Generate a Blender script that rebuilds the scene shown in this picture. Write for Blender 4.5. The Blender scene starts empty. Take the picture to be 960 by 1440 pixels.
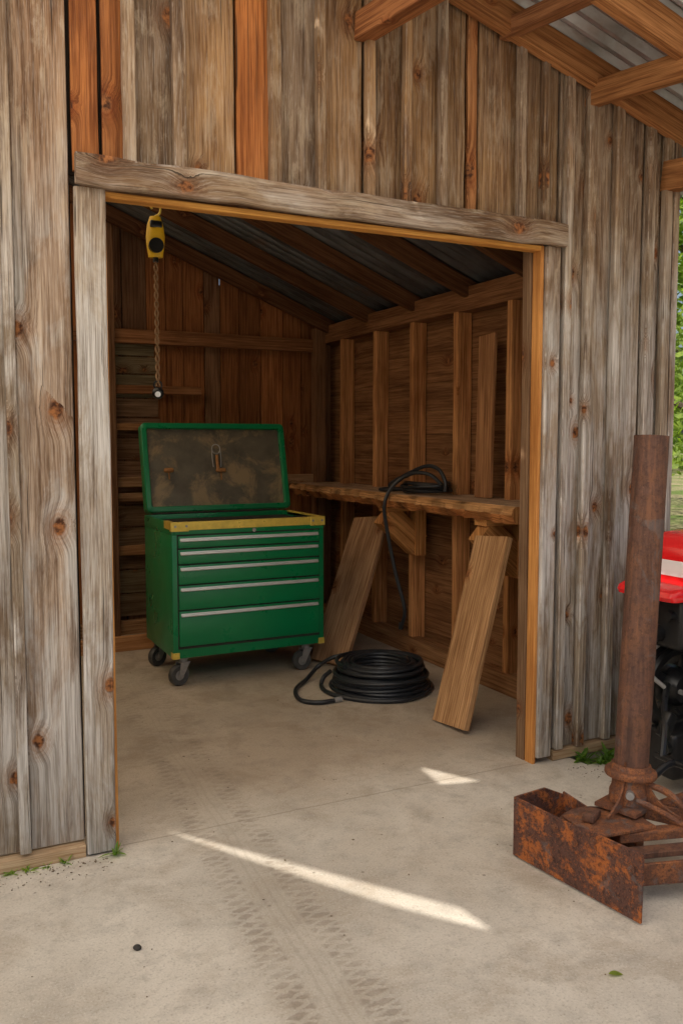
import bpy, bmesh, math, random
from mathutils import Vector, Matrix, noise
R=random.Random(7)
scene=bpy.context.scene
COL=scene.collection
V=Vector
# ------------------------------------------------------------------ node helper
class NT:
    def __init__(s,name):
        s.m=bpy.data.materials.new(name); s.m.use_nodes=True
        s.t=s.m.node_tree; s.t.nodes.clear()
        s.out=s.n('ShaderNodeOutputMaterial'); s.b=s.n('ShaderNodeBsdfPrincipled')
        s.t.links.new(s.b.outputs[0],s.out.inputs[0])
    def n(s,t,**k):
        x=s.t.nodes.new(t)
        for a,b in k.items(): setattr(x,a,b)
        return x
    def put(s,sock,v):
        if isinstance(v,bpy.types.NodeSocket): s.t.links.new(v,sock)
        elif isinstance(v,(tuple,list)) and len(v)==3 and sock.type=='RGBA': sock.default_value=(*v,1)
        else: sock.default_value=v
    def math(s,op,a,b=0.0,c=0.0,clamp=False):
        x=s.n('ShaderNodeMath',operation=op,use_clamp=clamp)
        s.put(x.inputs[0],a); s.put(x.inputs[1],b); s.put(x.inputs[2],c); return x.outputs[0]
    def mr(s,v,a,b,c=0.0,d=1.0,smooth=False):
        x=s.n('ShaderNodeMapRange'); x.clamp=True
        if smooth: x.interpolation_type='SMOOTHSTEP'
        s.put(x.inputs[0],v)
        for i,q in enumerate((a,b,c,d)): x.inputs[i+1].default_value=q
        return x.outputs[0]
    def mix(s,f,a,b,mode='MIX'):
        x=s.n('ShaderNodeMix',data_type='RGBA',blend_type=mode)
        s.put(x.inputs[0],f); s.put(x.inputs[6],a); s.put(x.inputs[7],b); return x.outputs[2]
    def comb(s,x,y,z=0.0):
        c=s.n('ShaderNodeCombineXYZ')
        for i,q in enumerate((x,y,z)): s.put(c.inputs[i],q)
        return c.outputs[0]
    def noise(s,vec,scale,detail=4,rough=.55,dist=0.0):
        x=s.n('ShaderNodeTexNoise'); s.put(x.inputs['Vector'],vec)
        x.inputs['Scale'].default_value=scale; x.inputs['Detail'].default_value=detail
        x.inputs['Roughness'].default_value=rough; x.inputs['Distortion'].default_value=dist
        return x.outputs[0]
    def pos(s): return s.n('ShaderNodeNewGeometry').outputs['Position']
    def sep(s,v):
        x=s.n('ShaderNodeSeparateXYZ'); s.put(x.inputs[0],v); return x.outputs
    def bump(s,h,st=.3,dist=.01):
        x=s.n('ShaderNodeBump'); x.inputs['Strength'].default_value=st; x.inputs['Distance'].default_value=dist
        s.put(x.inputs['Height'],h); s.t.links.new(x.outputs[0],s.b.inputs['Normal'])
    def fin(s,col,rough=.6,metal=0.0,spec=None):
        s.put(s.b.inputs['Base Color'],col); s.put(s.b.inputs['Roughness'],rough); s.put(s.b.inputs['Metallic'],metal)
        if spec is not None: s.b.inputs['Specular IOR Level'].default_value=spec
        return s.m

def wood_mat(name,facade=False,darkf=(.42,.34,.28),silver=(.63,.595,.56),bump=.5,contrast=(.40,.58)):
    s=NT(name)
    uv=s.n('ShaderNodeUVMap').outputs[0]; o=s.sep(uv); u,v=o[0],o[1]
    at=s.n('ShaderNodeAttribute',attribute_name='tint'); tint=at.outputs['Color']; al=at.outputs['Alpha']
    vo=s.n('ShaderNodeTexVoronoi',voronoi_dimensions='2D'); vo.inputs['Scale'].default_value=1; vo.inputs['Randomness'].default_value=1
    wob=s.noise(s.comb(u,v),45,3)
    s.put(vo.inputs['Vector'],s.comb(s.math('MULTIPLY_ADD',wob,.09,s.math('MULTIPLY',u,4.3)),s.math('MULTIPLY_ADD',wob,.07,s.math('MULTIPLY',v,3.0))))
    cr=s.n('ShaderNodeSeparateColor'); s.put(cr.inputs[0],vo.outputs['Color'])
    d=s.math('DIVIDE',vo.outputs['Distance'],s.mr(cr.outputs[1],0,1,.5,1.3))
    mask=s.math('GREATER_THAN',cr.outputs[0],.40 if facade else .70)
    inf=s.math('MULTIPLY',s.mr(d,0,.30,1,0,True),mask)
    gu=s.math('MULTIPLY_ADD',inf,.030,u)
    slow=s.noise(s.comb(u,s.math('MULTIPLY',v,.8)),2,1)
    gu=s.math('MULTIPLY_ADD',slow,.012,gu)
    gv=s.comb(gu,s.math('MULTIPLY',v,.022),al)
    g1=s.noise(gv,85,4,.65); g2=s.noise(s.comb(gu,s.math('MULTIPLY',v,.012)),380,2,.6)
    g=s.math('MULTIPLY_ADD',g2,.4,s.math('MULTIPLY',g1,.6))
    f=s.mr(g,contrast[0],contrast[1])
    dark=s.mix(1.0,tint,darkf,'MULTIPLY')
    c=s.mix(f,dark,tint)
    bl=s.noise(s.comb(s.math('MULTIPLY',u,5),s.math('MULTIPLY',v,1.1)),1.7,5,.6,.3)
    c=s.mix(s.mr(bl,.45,.66,0,.65 if facade else .5),c,s.mix(1.0,c,(.42,.32,.23),'MULTIPLY'))
    if facade:
        bl2=s.noise(s.comb(s.math('MULTIPLY',u,4),s.math('MULTIPLY',v,1.0),3.3),2.0,6,.68,.4)
        z=s.sep(s.pos())[2]
        top=s.mr(s.math('MULTIPLY_ADD',bl,1.3,z),2.5,3.15,0,1,True)
        sf=s.math('MULTIPLY',s.mr(bl2,.42,.56),al)
        sil=s.mix(f,s.mix(1.0,silver,(.42,.385,.355),'MULTIPLY'),silver)
        sf=s.math('MULTIPLY',sf,s.mr(top,0,1,1,.30))
        c=s.mix(sf,c,sil)
        c=s.mix(s.math('MULTIPLY',top,.8),c,s.mix(1.0,c,(.70,.53,.37),'MULTIPLY'))
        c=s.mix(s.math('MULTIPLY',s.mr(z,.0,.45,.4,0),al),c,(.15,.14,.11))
        st=s.noise(s.comb(s.math('MULTIPLY',u,9),s.math('MULTIPLY',v,.8),7.7),2.0,7,.68,.4)
        c=s.mix(s.math('MULTIPLY',s.mr(st,.54,.64,0,.72),s.mr(al,0,.5,.4,1)),c,s.mix(1.0,c,(.36,.26,.18),'MULTIPLY'))
        st2=s.noise(s.comb(s.math('MULTIPLY',u,6),s.math('MULTIPLY',v,1.6),17.),2.6,6,.7,.3)
        c=s.mix(s.math('MULTIPLY',s.math('MULTIPLY',s.mr(st2,.52,.62,0,.5),s.mr(top,0,1,.3,1)),al),c,(.52,.42,.30))
        fi=s.noise(s.comb(gu,s.math('MULTIPLY',v,.03),9.),300,3,.7)
        c=s.mix(s.math('MULTIPLY',s.mr(fi,.52,.68,0,.5),al),c,s.mix(.5,c,(.82,.79,.74)))
        crk=s.noise(s.comb(gu,s.math('MULTIPLY',v,.010),5.),130,2,.5)
        c=s.mix(s.mr(crk,.66,.70,0,.8),c,(.04,.03,.02))
    core=s.math('MULTIPLY',s.mr(d,.055,.095,1,0),mask)
    ring=s.math('MULTIPLY',s.mr(d,.095,.24,1,0),mask)
    rw=s.math('SINE',s.math('MULTIPLY',d,130.0))
    c=s.mix(s.math('MULTIPLY',ring,s.math('MULTIPLY_ADD',rw,.15,.6)),c,s.mix(1.0,c,(.62,.38,.23),'MULTIPLY'))
    c=s.mix(core,c,s.mix(s.mr(wob,.40,.6),(.06,.022,.010),(.33,.13,.045)))
    s.bump(s.math('SUBTRACT',g,s.math('MULTIPLY',core,.3)),bump,.007)
    return s.fin(c,.8,0,.25)

M={}
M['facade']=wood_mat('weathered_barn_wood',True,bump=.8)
M['wood']=wood_mat('interior_wood')
M['lumber']=wood_mat('lumber',darkf=(.62,.5,.4),bump=.25)
def simple(name,col,rough=.5,metal=0,var=.25,scale=12,bump=.0,dirt=None):
    s=NT(name); p=s.pos(); n=s.noise(p,scale,5,.6)
    c=s.mix(s.mr(n,.35,.7,0,var),col,tuple(q*.45 for q in col))
    if dirt: 
        n2=s.noise(p,scale*.6,6,.7,.5); c=s.mix(s.mr(n2,.50,.62,0,.8),c,dirt)
    if bump: s.bump(s.noise(p,scale*8,3),bump,.003)
    r=s.mr(n,.3,.7,rough*.85,min(1,rough*1.3))
    return s.fin(c,r,metal)
M['green']=simple('green_paint',(.004,.235,.080),.28,0,.22,5)
M['brass']=simple('yellow_trim',(.90,.67,.12),.30,.3,.40,25)
M['chrome']=simple('brushed_steel',(.80,.81,.80),.42,.55,.03,20)
M['steel']=simple('dull_steel',(.44,.43,.41),.42,.5,.5,20)
M['rubber']=simple('black_rubber',(.020,.022,.026),.40,0,.3,20,.1)
M['tyre']=simple('tyre_rubber',(.022,.022,.022),.75,0,.3,10,.2)
M['black']=simple('black_metal',(.014,.014,.015),.32,.2,.3,20)
M['caster']=simple('caster_wheel',(.085,.085,.082),.5,.1,.5,40)
M['grime']=simple('grimy_lid_liner',(.17,.145,.10),.42,.15,.7,8,.25,(.38,.27,.14))
M['dark']=simple('dark_tray',(.03,.026,.02),.7,0,.3,10)
M['red']=simple('red_paint',(.72,.014,.016),.18,0,.05,6)
M['white']=simple('white_paint',(.8,.8,.79),.35,0,.08,6)
M['yellow']=simple('yellow_plastic',(.80,.48,.015),.4,0,.3,22)
M['rope']=simple('rope_fibre',(.30,.17,.08),.9,0,.5,60,.4)
M['stone']=simple('dark_pebble',(.04,.035,.03),.8)
M['grit']=simple('grit',(.20,.15,.10),.9,0,.6,40)
M['handle']=simple('wooden_grip',(.42,.19,.06),.6,0,.4,30)
M['bark']=simple('bark',(.11,.08,.055),.9,0,.6,14,.8)
def rust(name,base,hot,sc,amt,streak=False):
    s=NT(name); p=s.pos(); n=s.noise(p,sc,9,.78,.3); n2=s.noise(p,sc*6,6,.75); n3=s.noise(p,sc*16,3,.7); n4=s.noise(p,sc*.7,7,.7,.6)
    c=s.mix(s.mr(n,.48,.56,0,1),base,hot); c=s.mix(s.mr(n2,.48,.62,0,amt),c,tuple(q*.25 for q in base))
    c=s.mix(s.mr(n3,.6,.7,0,.6),c,tuple(min(1,q*1.6) for q in hot))
    c=s.mix(s.mr(n4,.56,.62,0,.6),c,(.13,.115,.11))
    if streak:
        o=s.sep(p); st=s.noise(s.comb(s.math('MULTIPLY',o[0],30),s.math('MULTIPLY',o[1],30),s.math('MULTIPLY',o[2],1.6)),1.5,5,.65)
        c=s.mix(s.mr(st,.5,.66,0,.75),c,tuple(q*.38 for q in base)); c=s.mix(s.mr(st,.34,.46,.5,0),c,(.26,.11,.05))
    s.bump(s.math('ADD',n,n2),.8,.004)
    return s.fin(c,s.mr(n,.3,.7,.5,.9),.1)
M['rust']=rust('rusty_plate',(.11,.046,.032),(.42,.125,.028),13,.8)
M['rustpipe']=rust('rusty_pipe',(.125,.056,.036),(.16,.072,.040),9,.5,True)
M['rustflange']=rust('rusty_flange',(.17,.068,.036),(.33,.12,.044),26,.7)
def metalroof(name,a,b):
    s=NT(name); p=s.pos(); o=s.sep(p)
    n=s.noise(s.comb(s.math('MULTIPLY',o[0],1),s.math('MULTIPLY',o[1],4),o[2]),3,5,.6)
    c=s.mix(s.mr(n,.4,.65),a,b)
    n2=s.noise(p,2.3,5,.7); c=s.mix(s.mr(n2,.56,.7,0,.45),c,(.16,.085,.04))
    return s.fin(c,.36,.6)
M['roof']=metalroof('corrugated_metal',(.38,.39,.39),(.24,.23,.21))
M['roofin']=metalroof('corrugated_metal_shaded',(.15,.155,.16),(.08,.075,.07))  # darker copy of the roof metal, indoor shade put into its colour
def trans(name,t,dcol):
    s=NT(name); p=s.pos(); n=s.noise(p,3,4)
    a=s.n('ShaderNodeBsdfTranslucent'); s.put(a.inputs[0],s.mix(s.mr(n,.3,.7),t,tuple(q*.92 for q in t)))
    b=s.n('ShaderNodeBsdfDiffuse'); s.put(b.inputs[0],dcol)
    m=s.n('ShaderNodeAddShader'); s.t.links.new(a.outputs[0],m.inputs[0]); s.t.links.new(b.outputs[0],m.inputs[1]); s.t.links.new(m.outputs[0],s.out.inputs[0])
    return s.m
M['diffuser']=trans('translucent_diffuser',(.92,.88,.80),(.06,.06,.06))  # for the added unseen canopy sheets that pass soft sun into the shade
M['brightener']=trans('amber_brightener',(.64,.53,.38),(.15,.13,.10))  # for an added unseen roof sheet that brightens the barn interior
def concrete():
    s=NT('concrete'); p=s.pos(); o=s.sep(p); x,y=o[0],o[1]
    n=s.noise(p,1.3,6,.6); n2=s.noise(p,9,6,.65); n3=s.noise(p,140,3,.6); n4=s.noise(p,3.2,6,.7,.4); n5=s.noise(p,.9,5,.65,.6)
    n6=s.noise(p,38,5,.7)
    c=s.mix(s.mr(n,.38,.62),(.63,.57,.485),(.48,.43,.36))
    c=s.mix(s.mr(n5,.48,.62,0,.4),c,(.45,.37,.28))
    c=s.mix(s.mr(n4,.5,.64,0,.6),c,(.38,.315,.24))
    c=s.mix(s.mr(n2,.5,.70,0,.5),c,(.34,.305,.26))
    c=s.mix(s.mr(n6,.54,.68,0,.4),c,(.30,.265,.215))
    c=s.mix(s.mr(n3,.55,.70,0,.5),c,(.25,.22,.18))
    c=s.mix(s.mr(n3,.28,.42,.5,0),c,(.72,.67,.59))
    vo=s.n('ShaderNodeTexVoronoi'); vo.inputs['Scale'].default_value=7; s.put(vo.inputs['Vector'],p)
    c=s.mix(s.mr(vo.outputs['Distance'],.03,.05,.6,0),c,(.14,.11,.09))
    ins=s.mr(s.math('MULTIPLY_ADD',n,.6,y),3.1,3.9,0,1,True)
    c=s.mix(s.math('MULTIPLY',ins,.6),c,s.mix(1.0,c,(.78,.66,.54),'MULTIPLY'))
    wob=s.math('MULTIPLY',s.math('SUBTRACT',s.noise(p,1.7,2),.5),.05)
    d=s.math('ADD',s.math('SUBTRACT',x,s.math('MULTIPLY_ADD',y,.06,.925-.111)),wob)
    ad=s.math('ABSOLUTE',d)
    row=s.math('MULTIPLY',s.mr(ad,.05,.062,0,1),s.mr(ad,.132,.150,1,0))
    jit=s.math('MULTIPLY',s.math('SUBTRACT',s.noise(p,30,3),.5),.7)
    PT=.044
    sl=s.math('MULTIPLY_ADD',ad,9.5,jit)
    a=s.math('SINE',s.math('MULTIPLY',s.math('ADD',s.math('DIVIDE',y,PT),sl),6.283))
    b=s.math('SINE',s.math('MULTIPLY',s.math('SUBTRACT',s.math('DIVIDE',y,PT),sl),6.283))
    lug=s.mr(s.math('MAXIMUM',a,s.math('MULTIPLY',b,.75)),.1,.7)
    lug=s.math('MULTIPLY',s.math('SUBTRACT',1.0,lug),row)
    worn=s.mr(n2,.34,.58,.2,1)
    fade=s.mr(y,1.9,5.2,1,.35)
    tr=s.math('MULTIPLY',s.math('MULTIPLY',lug,worn),fade)
    mid=s.math('MULTIPLY',s.mr(ad,.08,.2,1,0),fade)
    band=s.math('MULTIPLY',s.mr(s.math('SINE',s.math('MULTIPLY',d,210.0)),.2,.9),s.math('MULTIPLY',s.mr(ad,.03,.045,1,0),fade))
    c=s.mix(s.math('MULTIPLY',mid,.25),c,(.34,.285,.215))
    c=s.mix(s.math('MULTIPLY',band,.15),c,(.2,.165,.12))
    c=s.mix(s.math('MULTIPLY',tr,.48),c,(.21,.165,.12))
    jw=s.math('ABSOLUTE',s.math('SUBTRACT',y,s.math('MULTIPLY_ADD',n2,.02,2.985)))
    c=s.mix(s.mr(jw,.0015,.006,.45,0),c,(.2,.17,.13))
    s.bump(s.math('ADD',s.math('MULTIPLY',n3,.5),s.math('SUBTRACT',s.math('MULTIPLY',n2,.5),s.math('MULTIPLY',tr,.6))),.5,.005)
    return s.fin(c,.85,0,.3)
M['concrete']=concrete()
def grassg():
    s=NT('grass_ground'); p=s.pos(); n=s.noise(p,.8,6,.6); n2=s.noise(p,25,4,.6)
    c=s.mix(s.mr(n,.4,.6),(.12,.17,.04),(.30,.26,.14)); c=s.mix(s.mr(n2,.45,.7,0,.6),c,(.08,.09,.03))
    s.bump(n2,.8,.03); return s.fin(c,.95,0,.2)
M['grass']=grassg()
def leafm(name,a,b):
    s=NT(name); p=s.pos(); n=s.noise(p,.9,3); n2=s.noise(p,14,2)
    c=s.mix(s.mr(s.math('MULTIPLY_ADD',n2,.5,s.math('MULTIPLY',n,.5)),.38,.6),a,b)
    s.put(s.b.inputs['Base Color'],c); s.b.inputs['Roughness'].default_value=.55
    tr=s.n('ShaderNodeBsdfTranslucent'); s.put(tr.inputs[0],s.mix(1.0,c,(2.4,2.6,.9),'MULTIPLY'))
    mx=s.n('ShaderNodeMixShader'); mx.inputs[0].default_value=.5
    s.t.links.new(s.b.outputs[0],mx.inputs[1]); s.t.links.new(tr.outputs[0],mx.inputs[2]); s.t.links.new(mx.outputs[0],s.out.inputs[0])
    return s.m
M['leaf']=leafm('tree_leaves',(.10,.16,.025),(.24,.31,.06))
M['weed']=leafm('weed_leaves',(.07,.16,.02),(.18,.26,.05))
M['dryleaf']=leafm('fallen_leaf_green',(.15,.2,.03),(.2,.24,.04))

# ------------------------------------------------------------------ mesh helpers
class MB:
    def __init__(s):
        s.bm=bmesh.new(); s.uv=s.bm.loops.layers.uv.new('UVMap'); s.c=s.bm.loops.layers.float_color.new('tint')
    def board(s,p0,p1,w,t,wdir,tint=(.3,.2,.1,0),segs=1,jit=0.0,ch=.003,taper=1.0,cut0=0,cut1=0):
        p0=V(p0);p1=V(p1); L=(p1-p0).length; d=(p1-p0)/L; wd=V(wdir); wd=(wd-d*wd.dot(d)).normalized(); td=d.cross(wd)
        a,b=w/2,t/2; ch=min(ch,a*.4,b*.4)
        prof=[(-a+ch,-b),(a-ch,-b),(a,-b+ch),(a,b-ch),(a-ch,b),(-a+ch,b),(-a,b-ch),(-a,-b+ch)]
        uo=R.random()*50; vo=R.random()*50
        rings=[]
        for i in range(segs+1):
            f=i/segs; k=1+(taper-1)*f
            jw=R.uniform(-1,1)*jit; jt=R.uniform(-1,1)*jit*.5; js=R.uniform(-1,1)*jit
            ring=[]
            for (q,r) in prof:
                ll=f*L
                if i==0: ll+=cut0*q
                if i==segs: ll+=cut1*q
                qq=q*k+jw+(js if q>0 else -js*.5)
                ring.append((s.bm.verts.new(p0+d*ll+wd*qq+td*(r+jt)),(q+r+uo,ll+vo)))
            rings.append(ring)
        def face(vs):
            f=s.bm.faces.new([x[0] for x in vs])
            for l,x in zip(f.loops,vs): l[s.uv].uv=x[1]; l[s.c]=tint
        n=8
        for i in range(segs):
            for j in range(n):
                A,B=rings[i],rings[i+1]; k=(j+1)%n
                face([A[j],B[j],B[k],A[k]])
        face(rings[0]); face(list(reversed(rings[-1])))
    def obj(s,name,mat,**k): 
        return mk(name,s.bm,mat,**k)
def mk(name,bm,mat,parent=None,smooth=False,label=None,category=None,group=None,kind=None):
    bmesh.ops.recalc_face_normals(bm,faces=bm.faces[:])
    me=bpy.data.meshes.new(name); bm.to_mesh(me); bm.free()
    if smooth:
        for p in me.polygons: p.use_smooth=True
        try: me.set_sharp_from_angle(angle=math.radians(38))
        except Exception: pass
    ob=bpy.data.objects.new(name,me); COL.objects.link(ob); me.materials.append(M[mat] if isinstance(mat,str) else mat)
    setp(ob,parent,label,category,group,kind); return ob
def setp(ob,parent=None,label=None,category=None,group=None,kind=None):
    if parent is not None:
        ob.parent=parent; w=parent['_w']; ob['_w']=[0,0,0]
        ob.matrix_parent_inverse=Matrix.Translation(-V(w))
    else: ob['_w']=[0,0,0] if ob.type=='MESH' else list(ob.location)
    if label: ob['label']=label
    if category: ob['category']=category
    if group: ob['group']=group
    if kind: ob['kind']=kind
def root(name,loc,label,category,group=None):
    e=bpy.data.objects.new(name,None); e.location=loc; e.empty_display_size=.1; COL.objects.link(e); setp(e,None,label,category,group); return e
def merge(bm,t):
    me=bpy.data.meshes.new('tmp'); t.to_mesh(me); t.free(); bm.from_mesh(me); bpy.data.meshes.remove(me)
def box(bm,c,s,rot=None,bev=.003,segs=2):
    t=bmesh.new(); bmesh.ops.create_cube(t,size=1)
    bmesh.ops.scale(t,vec=s,verts=t.verts)
    if bev: bmesh.ops.bevel(t,geom=t.edges[:],offset=min(bev,min(s)*.45),segments=segs,affect='EDGES',profile=.5)
    m=Matrix.Translation(c)@(rot.to_4x4() if rot is not None else Matrix())
    bmesh.ops.transform(t,matrix=m,verts=t.verts); merge(bm,t)
def bx(bm,x0,x1,y0,y1,z0,z1,bev=.003,segs=2): box(bm,((x0+x1)/2,(y0+y1)/2,(z0+z1)/2),(x1-x0,y1-y0,z1-z0),None,bev,segs)
def cyl(bm,p0,p1,r0,r1=None,n=24,caps=True,bev=0):
    r1=r0 if r1 is None else r1; p0=V(p0);p1=V(p1)
    t=bmesh.new(); bmesh.ops.create_cone(t,cap_ends=caps,segments=n,radius1=r0,radius2=r1,depth=(p1-p0).length)
    q=(p1-p0).to_track_quat('Z','Y'); bmesh.ops.transform(t,matrix=Matrix.Translation((p0+p1)/2)@q.to_matrix().to_4x4(),verts=t.verts); merge(bm,t)
def lathe(bm,c,axis,prof,n=40):
    q=V(axis).to_track_quat('Z','Y').to_matrix(); c=V(c); rings=[]
    for i in range(n):
        a=2*math.pi*i/n; rings.append([bm.verts.new(c+q@V((r*math.cos(a),r*math.sin(a),h))) for r,h in prof])
    m=len(prof)
    for i in range(n):
        A,B=rings[i],rings[(i+1)%n]
        for j in range(m):
            k=(j+1)%m; bm.faces.new([A[j],B[j],B[k],A[k]])
def cat(pts,sub=6):
    pts=[V(p) for p in pts]; o=[]
    P=[pts[0]*2-pts[1]]+pts+[pts[-1]*2-pts[-2]]
    for i in range(1,len(P)-2):
        a,b,c,d=P[i-1],P[i],P[i+1],P[i+2]
        for j in range(sub):
            t=j/sub; o.append(.5*((2*b)+(c-a)*t+(2*a-5*b+4*c-d)*t*t+(3*b-a-3*c+d)*t**3))
    o.append(pts[-1]); return o
def tube(bm,pts,r,n=8,rfun=None):
    nrm=None; rings=[]
    for i,p in enumerate(pts):
        d=(pts[min(i+1,len(pts)-1)]-pts[max(i-1,0)]).normalized()
        if nrm is None: nrm=d.orthogonal().normalized()
        nrm=(nrm-d*nrm.dot(d)).normalized(); b=d.cross(nrm)
        rr=rfun(i/(len(pts)-1)) if rfun else r
        rings.append([bm.verts.new(p+(nrm*math.cos(2*math.pi*j/n)+b*math.sin(2*math.pi*j/n))*rr) for j in range(n)])
    for A,B in zip(rings,rings[1:]):
        for j in range(n): bm.faces.new([A[j],A[(j+1)%n],B[(j+1)%n],B[j]])
    bm.faces.new(rings[0]); bm.faces.new(list(reversed(rings[-1])))
def rrect(w,h,r,n=6):
    o=[]
    for cx,cy,a0 in ((w/2-r,h/2-r,0),(-w/2+r,h/2-r,90),(-w/2+r,-h/2+r,180),(w/2-r,-h/2+r,270)):
        for i in range(n+1):
            a=math.radians(a0+90*i/n); o.append((cx+r*math.cos(a),cy+r*math.sin(a)))
    return o

# ------------------------------------------------------------------ setting: ground
bm=bmesh.new(); vs=[bm.verts.new(p) for p in ((-300,-300,-.06),(300,-300,-.06),(300,300,-.06),(-300,300,-.06))]; bm.faces.new(vs); mk('ground',bm,'grass',kind='structure')
bm=bmesh.new()
ring=[(-14,-16),(12,-16),(12,-2),(3.7,1.0),(3.6,2.72),(2.62,2.86),(2.60,2.985),(3.05,2.985),(3.05,6.5),(-3.3,6.5),(-3.3,3),(-14,3)]
vs=[bm.verts.new((x,y,0)) for x,y in ring]; f=bm.faces.new(vs); r=bmesh.ops.extrude_face_region(bm,geom=[f])
bmesh.ops.translate(bm,vec=(0,0,-.09),verts=[g for g in r['geom'] if isinstance(g,bmesh.types.BMVert)])
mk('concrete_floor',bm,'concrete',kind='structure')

# ------------------------------------------------------------------ barn
RX=.95; SL=.288; ZR=3.637-SL*(RX-.6); YM=2.08; YC=-.35
def zroof(x,y):
    z=ZR-SL*abs(x-RX); return z+.125*(min(y,3)-3)
barn=root('barn',(0,3,0),'weathered board-and-batten wooden barn with open doorway','barn')
SILV=lambda k=1:(.50*k,.41*k,.31*k,.9)
BRN=lambda k=1:(.50*k,.36*k,.21*k,.6)
ORG=lambda k=1:(.74*k,.33*k,.115*k,.05)
mb=MB()
edges=[-3.3]
while edges[-1]<-.1: edges.append(edges[-1]+R.uniform(.15,.2))
edges[-1]=-.06
edges+=[.125,.311,.50]
fullL=list(zip(edges,edges[1:]))
top=[.50,.600,.704,.874,1.066,1.221,1.395,1.572,1.757,1.918,2.035,2.093,2.297,2.42,2.50]
right=[2.50,2.674,2.83,2.985,3.09,3.185]
TI={(.50,.600):ORG(.8),(.600,.704):ORG(.66),(1.066,1.221):ORG(1.0),(2.035,2.093):(.66,.36,.17,.1)}
def fboard(x0,x1,z0,tint):
    xc=(x0+x1)/2; yd=3.0+R.choice((0,.006,.014))
    z1=ZR-SL*abs(xc-RX)-.03
    sl=SL if xc<RX else -SL
    mb.board((xc,yd,z0+R.uniform(0,.012)),(xc,yd,z1),x1-x0-.014,.022,(1,0,0),tint,segs=6,jit=.0015,cut1=sl)
    mb.board((xc,yd+.025,z0),(xc,yd+.025,z1),x1-x0+.002,.012,(1,0,0),(.03,.022,.014,0),cut1=sl,ch=.0005)  # added dark backing, blocks light leaks and darkens the gaps
def batten(x,z0,tint,w=.045):
    x+=R.choice((-1,1))*(w*.5-.003)
    z1=ZR-SL*abs(x-RX)-.035
    mb.board((x,2.969-R.uniform(0,.004),z0+R.uniform(0,.02)),(x,2.969,z1),w,.036,(1,0,0),tint,segs=8,jit=.0015,cut1=0)
def rt(full):
    k=R.uniform(.65,1.15)
    return SILV(k) if full else (BRN(k) if R.random()<.7 else SILV(k*.85))
for a,b in fullL:
    fboard(a,b,.045,(.54,.42,.32,.9) if a>.2 else rt(True)); 
    if a!=-3.3: batten(a,.045,rt(True),.034)
for a,b in zip(top,top[1:]):
    fboard(a,b,2.29,TI.get((a,b),rt(False)))
    if a not in (.50,.600,2.035,2.093,1.066,): batten(a,2.30,rt(False),R.uniform(.03,.045))
for a,b in zip(right,right[1:]):
    fboard(a,b,.05,rt(True)); batten(a+.0 if a>2.6 else a+.02,.05,rt(True),R.uniform(.034,.045))
batten(3.168,.05,(.42,.33,.25,.8),.034)
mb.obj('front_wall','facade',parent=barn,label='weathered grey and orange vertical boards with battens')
def part(name,mat,*a,**k):
    m=MB(); m.board(*a,**k); return m.obj(name,mat,parent=barn)
part('sill_board','lumber',(-3.3,2.985,.022),(.49,2.985,.022),.044,.05,(0,0,1),(.55,.41,.26,.4),segs=6,jit=.001)
part('sill_board','lumber',(2.51,2.985,.024),(3.17,2.985,.024),.044,.05,(0,0,1),(.46,.33,.20,.4),segs=3,jit=.001)
df=bpy.data.objects.new('door_frame',None); df.location=(1.5,3,0); COL.objects.link(df); setp(df,barn); df['_w']=[1.5,3,0]
def fpart(name,mat,*a,**k):
    m=MB(); m.board(*a,**k); return m.obj(name,mat,parent=df)
fpart('header_board','facade',(.505,2.936,2.285),(2.497,2.933,2.278),.098,.034,(0,0,1),(.36,.27,.185,.85),segs=18,jit=.004,ch=.007)
fpart('jamb_board','facade',(.545,2.966,.01),(.553,2.966,2.236),.098,.026,(1,0,0),(.50,.43,.35,1),segs=8,jit=.002,ch=.004)
fpart('jamb_board','facade',(2.456,2.966,.03),(2.458,2.966,2.232),.074,.026,(1,0,0),(.48,.39,.30,1),segs=8,jit=.002,ch=.004)
o=(.66,.31,.09,0)
fpart('jamb_lining','lumber',(.598,2.999,.0),(.598,2.999,2.235),.05,.016,(0,1,0),o)
fpart('jamb_lining','lumber',(2.412,2.998,.0),(2.409,2.998,2.235),.055,.018,(0,1,0),o,segs=6,jit=.001)
fpart('head_lining','lumber',(.606,2.998,2.226),(2.402,2.998,2.226),.055,.02,(0,1,0),(.78,.40,.10,0),segs=6,jit=.001)
b=(.26,.155,.085,.2)
fpart('door_post','wood',(2.425,3.058,0),(2.42,3.058,2.23),.055,.05,(0,1,0),b,segs=5,jit=.002)
fpart('door_post','wood',(.57,3.07,0),(.57,3.07,2.23),.08,.05,(0,1,0),b)
fpart('head_beam','wood',(.55,3.07,2.27),(2.45,3.07,2.27),.10,.05,(0,1,0),b)
# back wall
YB=6.4
def zin(x): return 2.36+.40*(2.97-x) if x>RX else 2.36+.4*(2.97-RX)-.3*(RX-x)
mb=MB(); x=-3.2
while x<3.08:
    w=R.uniform(.12,.2); x1=min(x+w,3.1); xc=(x+x1)/2; k=R.uniform(.6,1.1)
    t=(.52*k,.205*k,.07*k,0) if R.random()<.7 else (.36*k,.19*k,.10*k,0)
    yo=R.choice((0,.008,.02))
    mb.board((xc,YB+.03+yo,0),(xc,YB+.03+yo,zin(xc)+.05),x1-x-.004,.02,(1,0,0),t,segs=2,jit=.001)
    x=x1
mb.board((-3.2,YB+.06,1.3),(3.1,YB+.06,1.3),2.6,.01,(0,0,1),(.04,.03,.02,0))
mb.board((-3.0,YB+.062,2.9),(2.1,YB+.062,2.9),.7,.01,(0,0,1),(.04,.03,.02,0))  # added dark backing, closes slits of light in the gable planks
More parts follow.
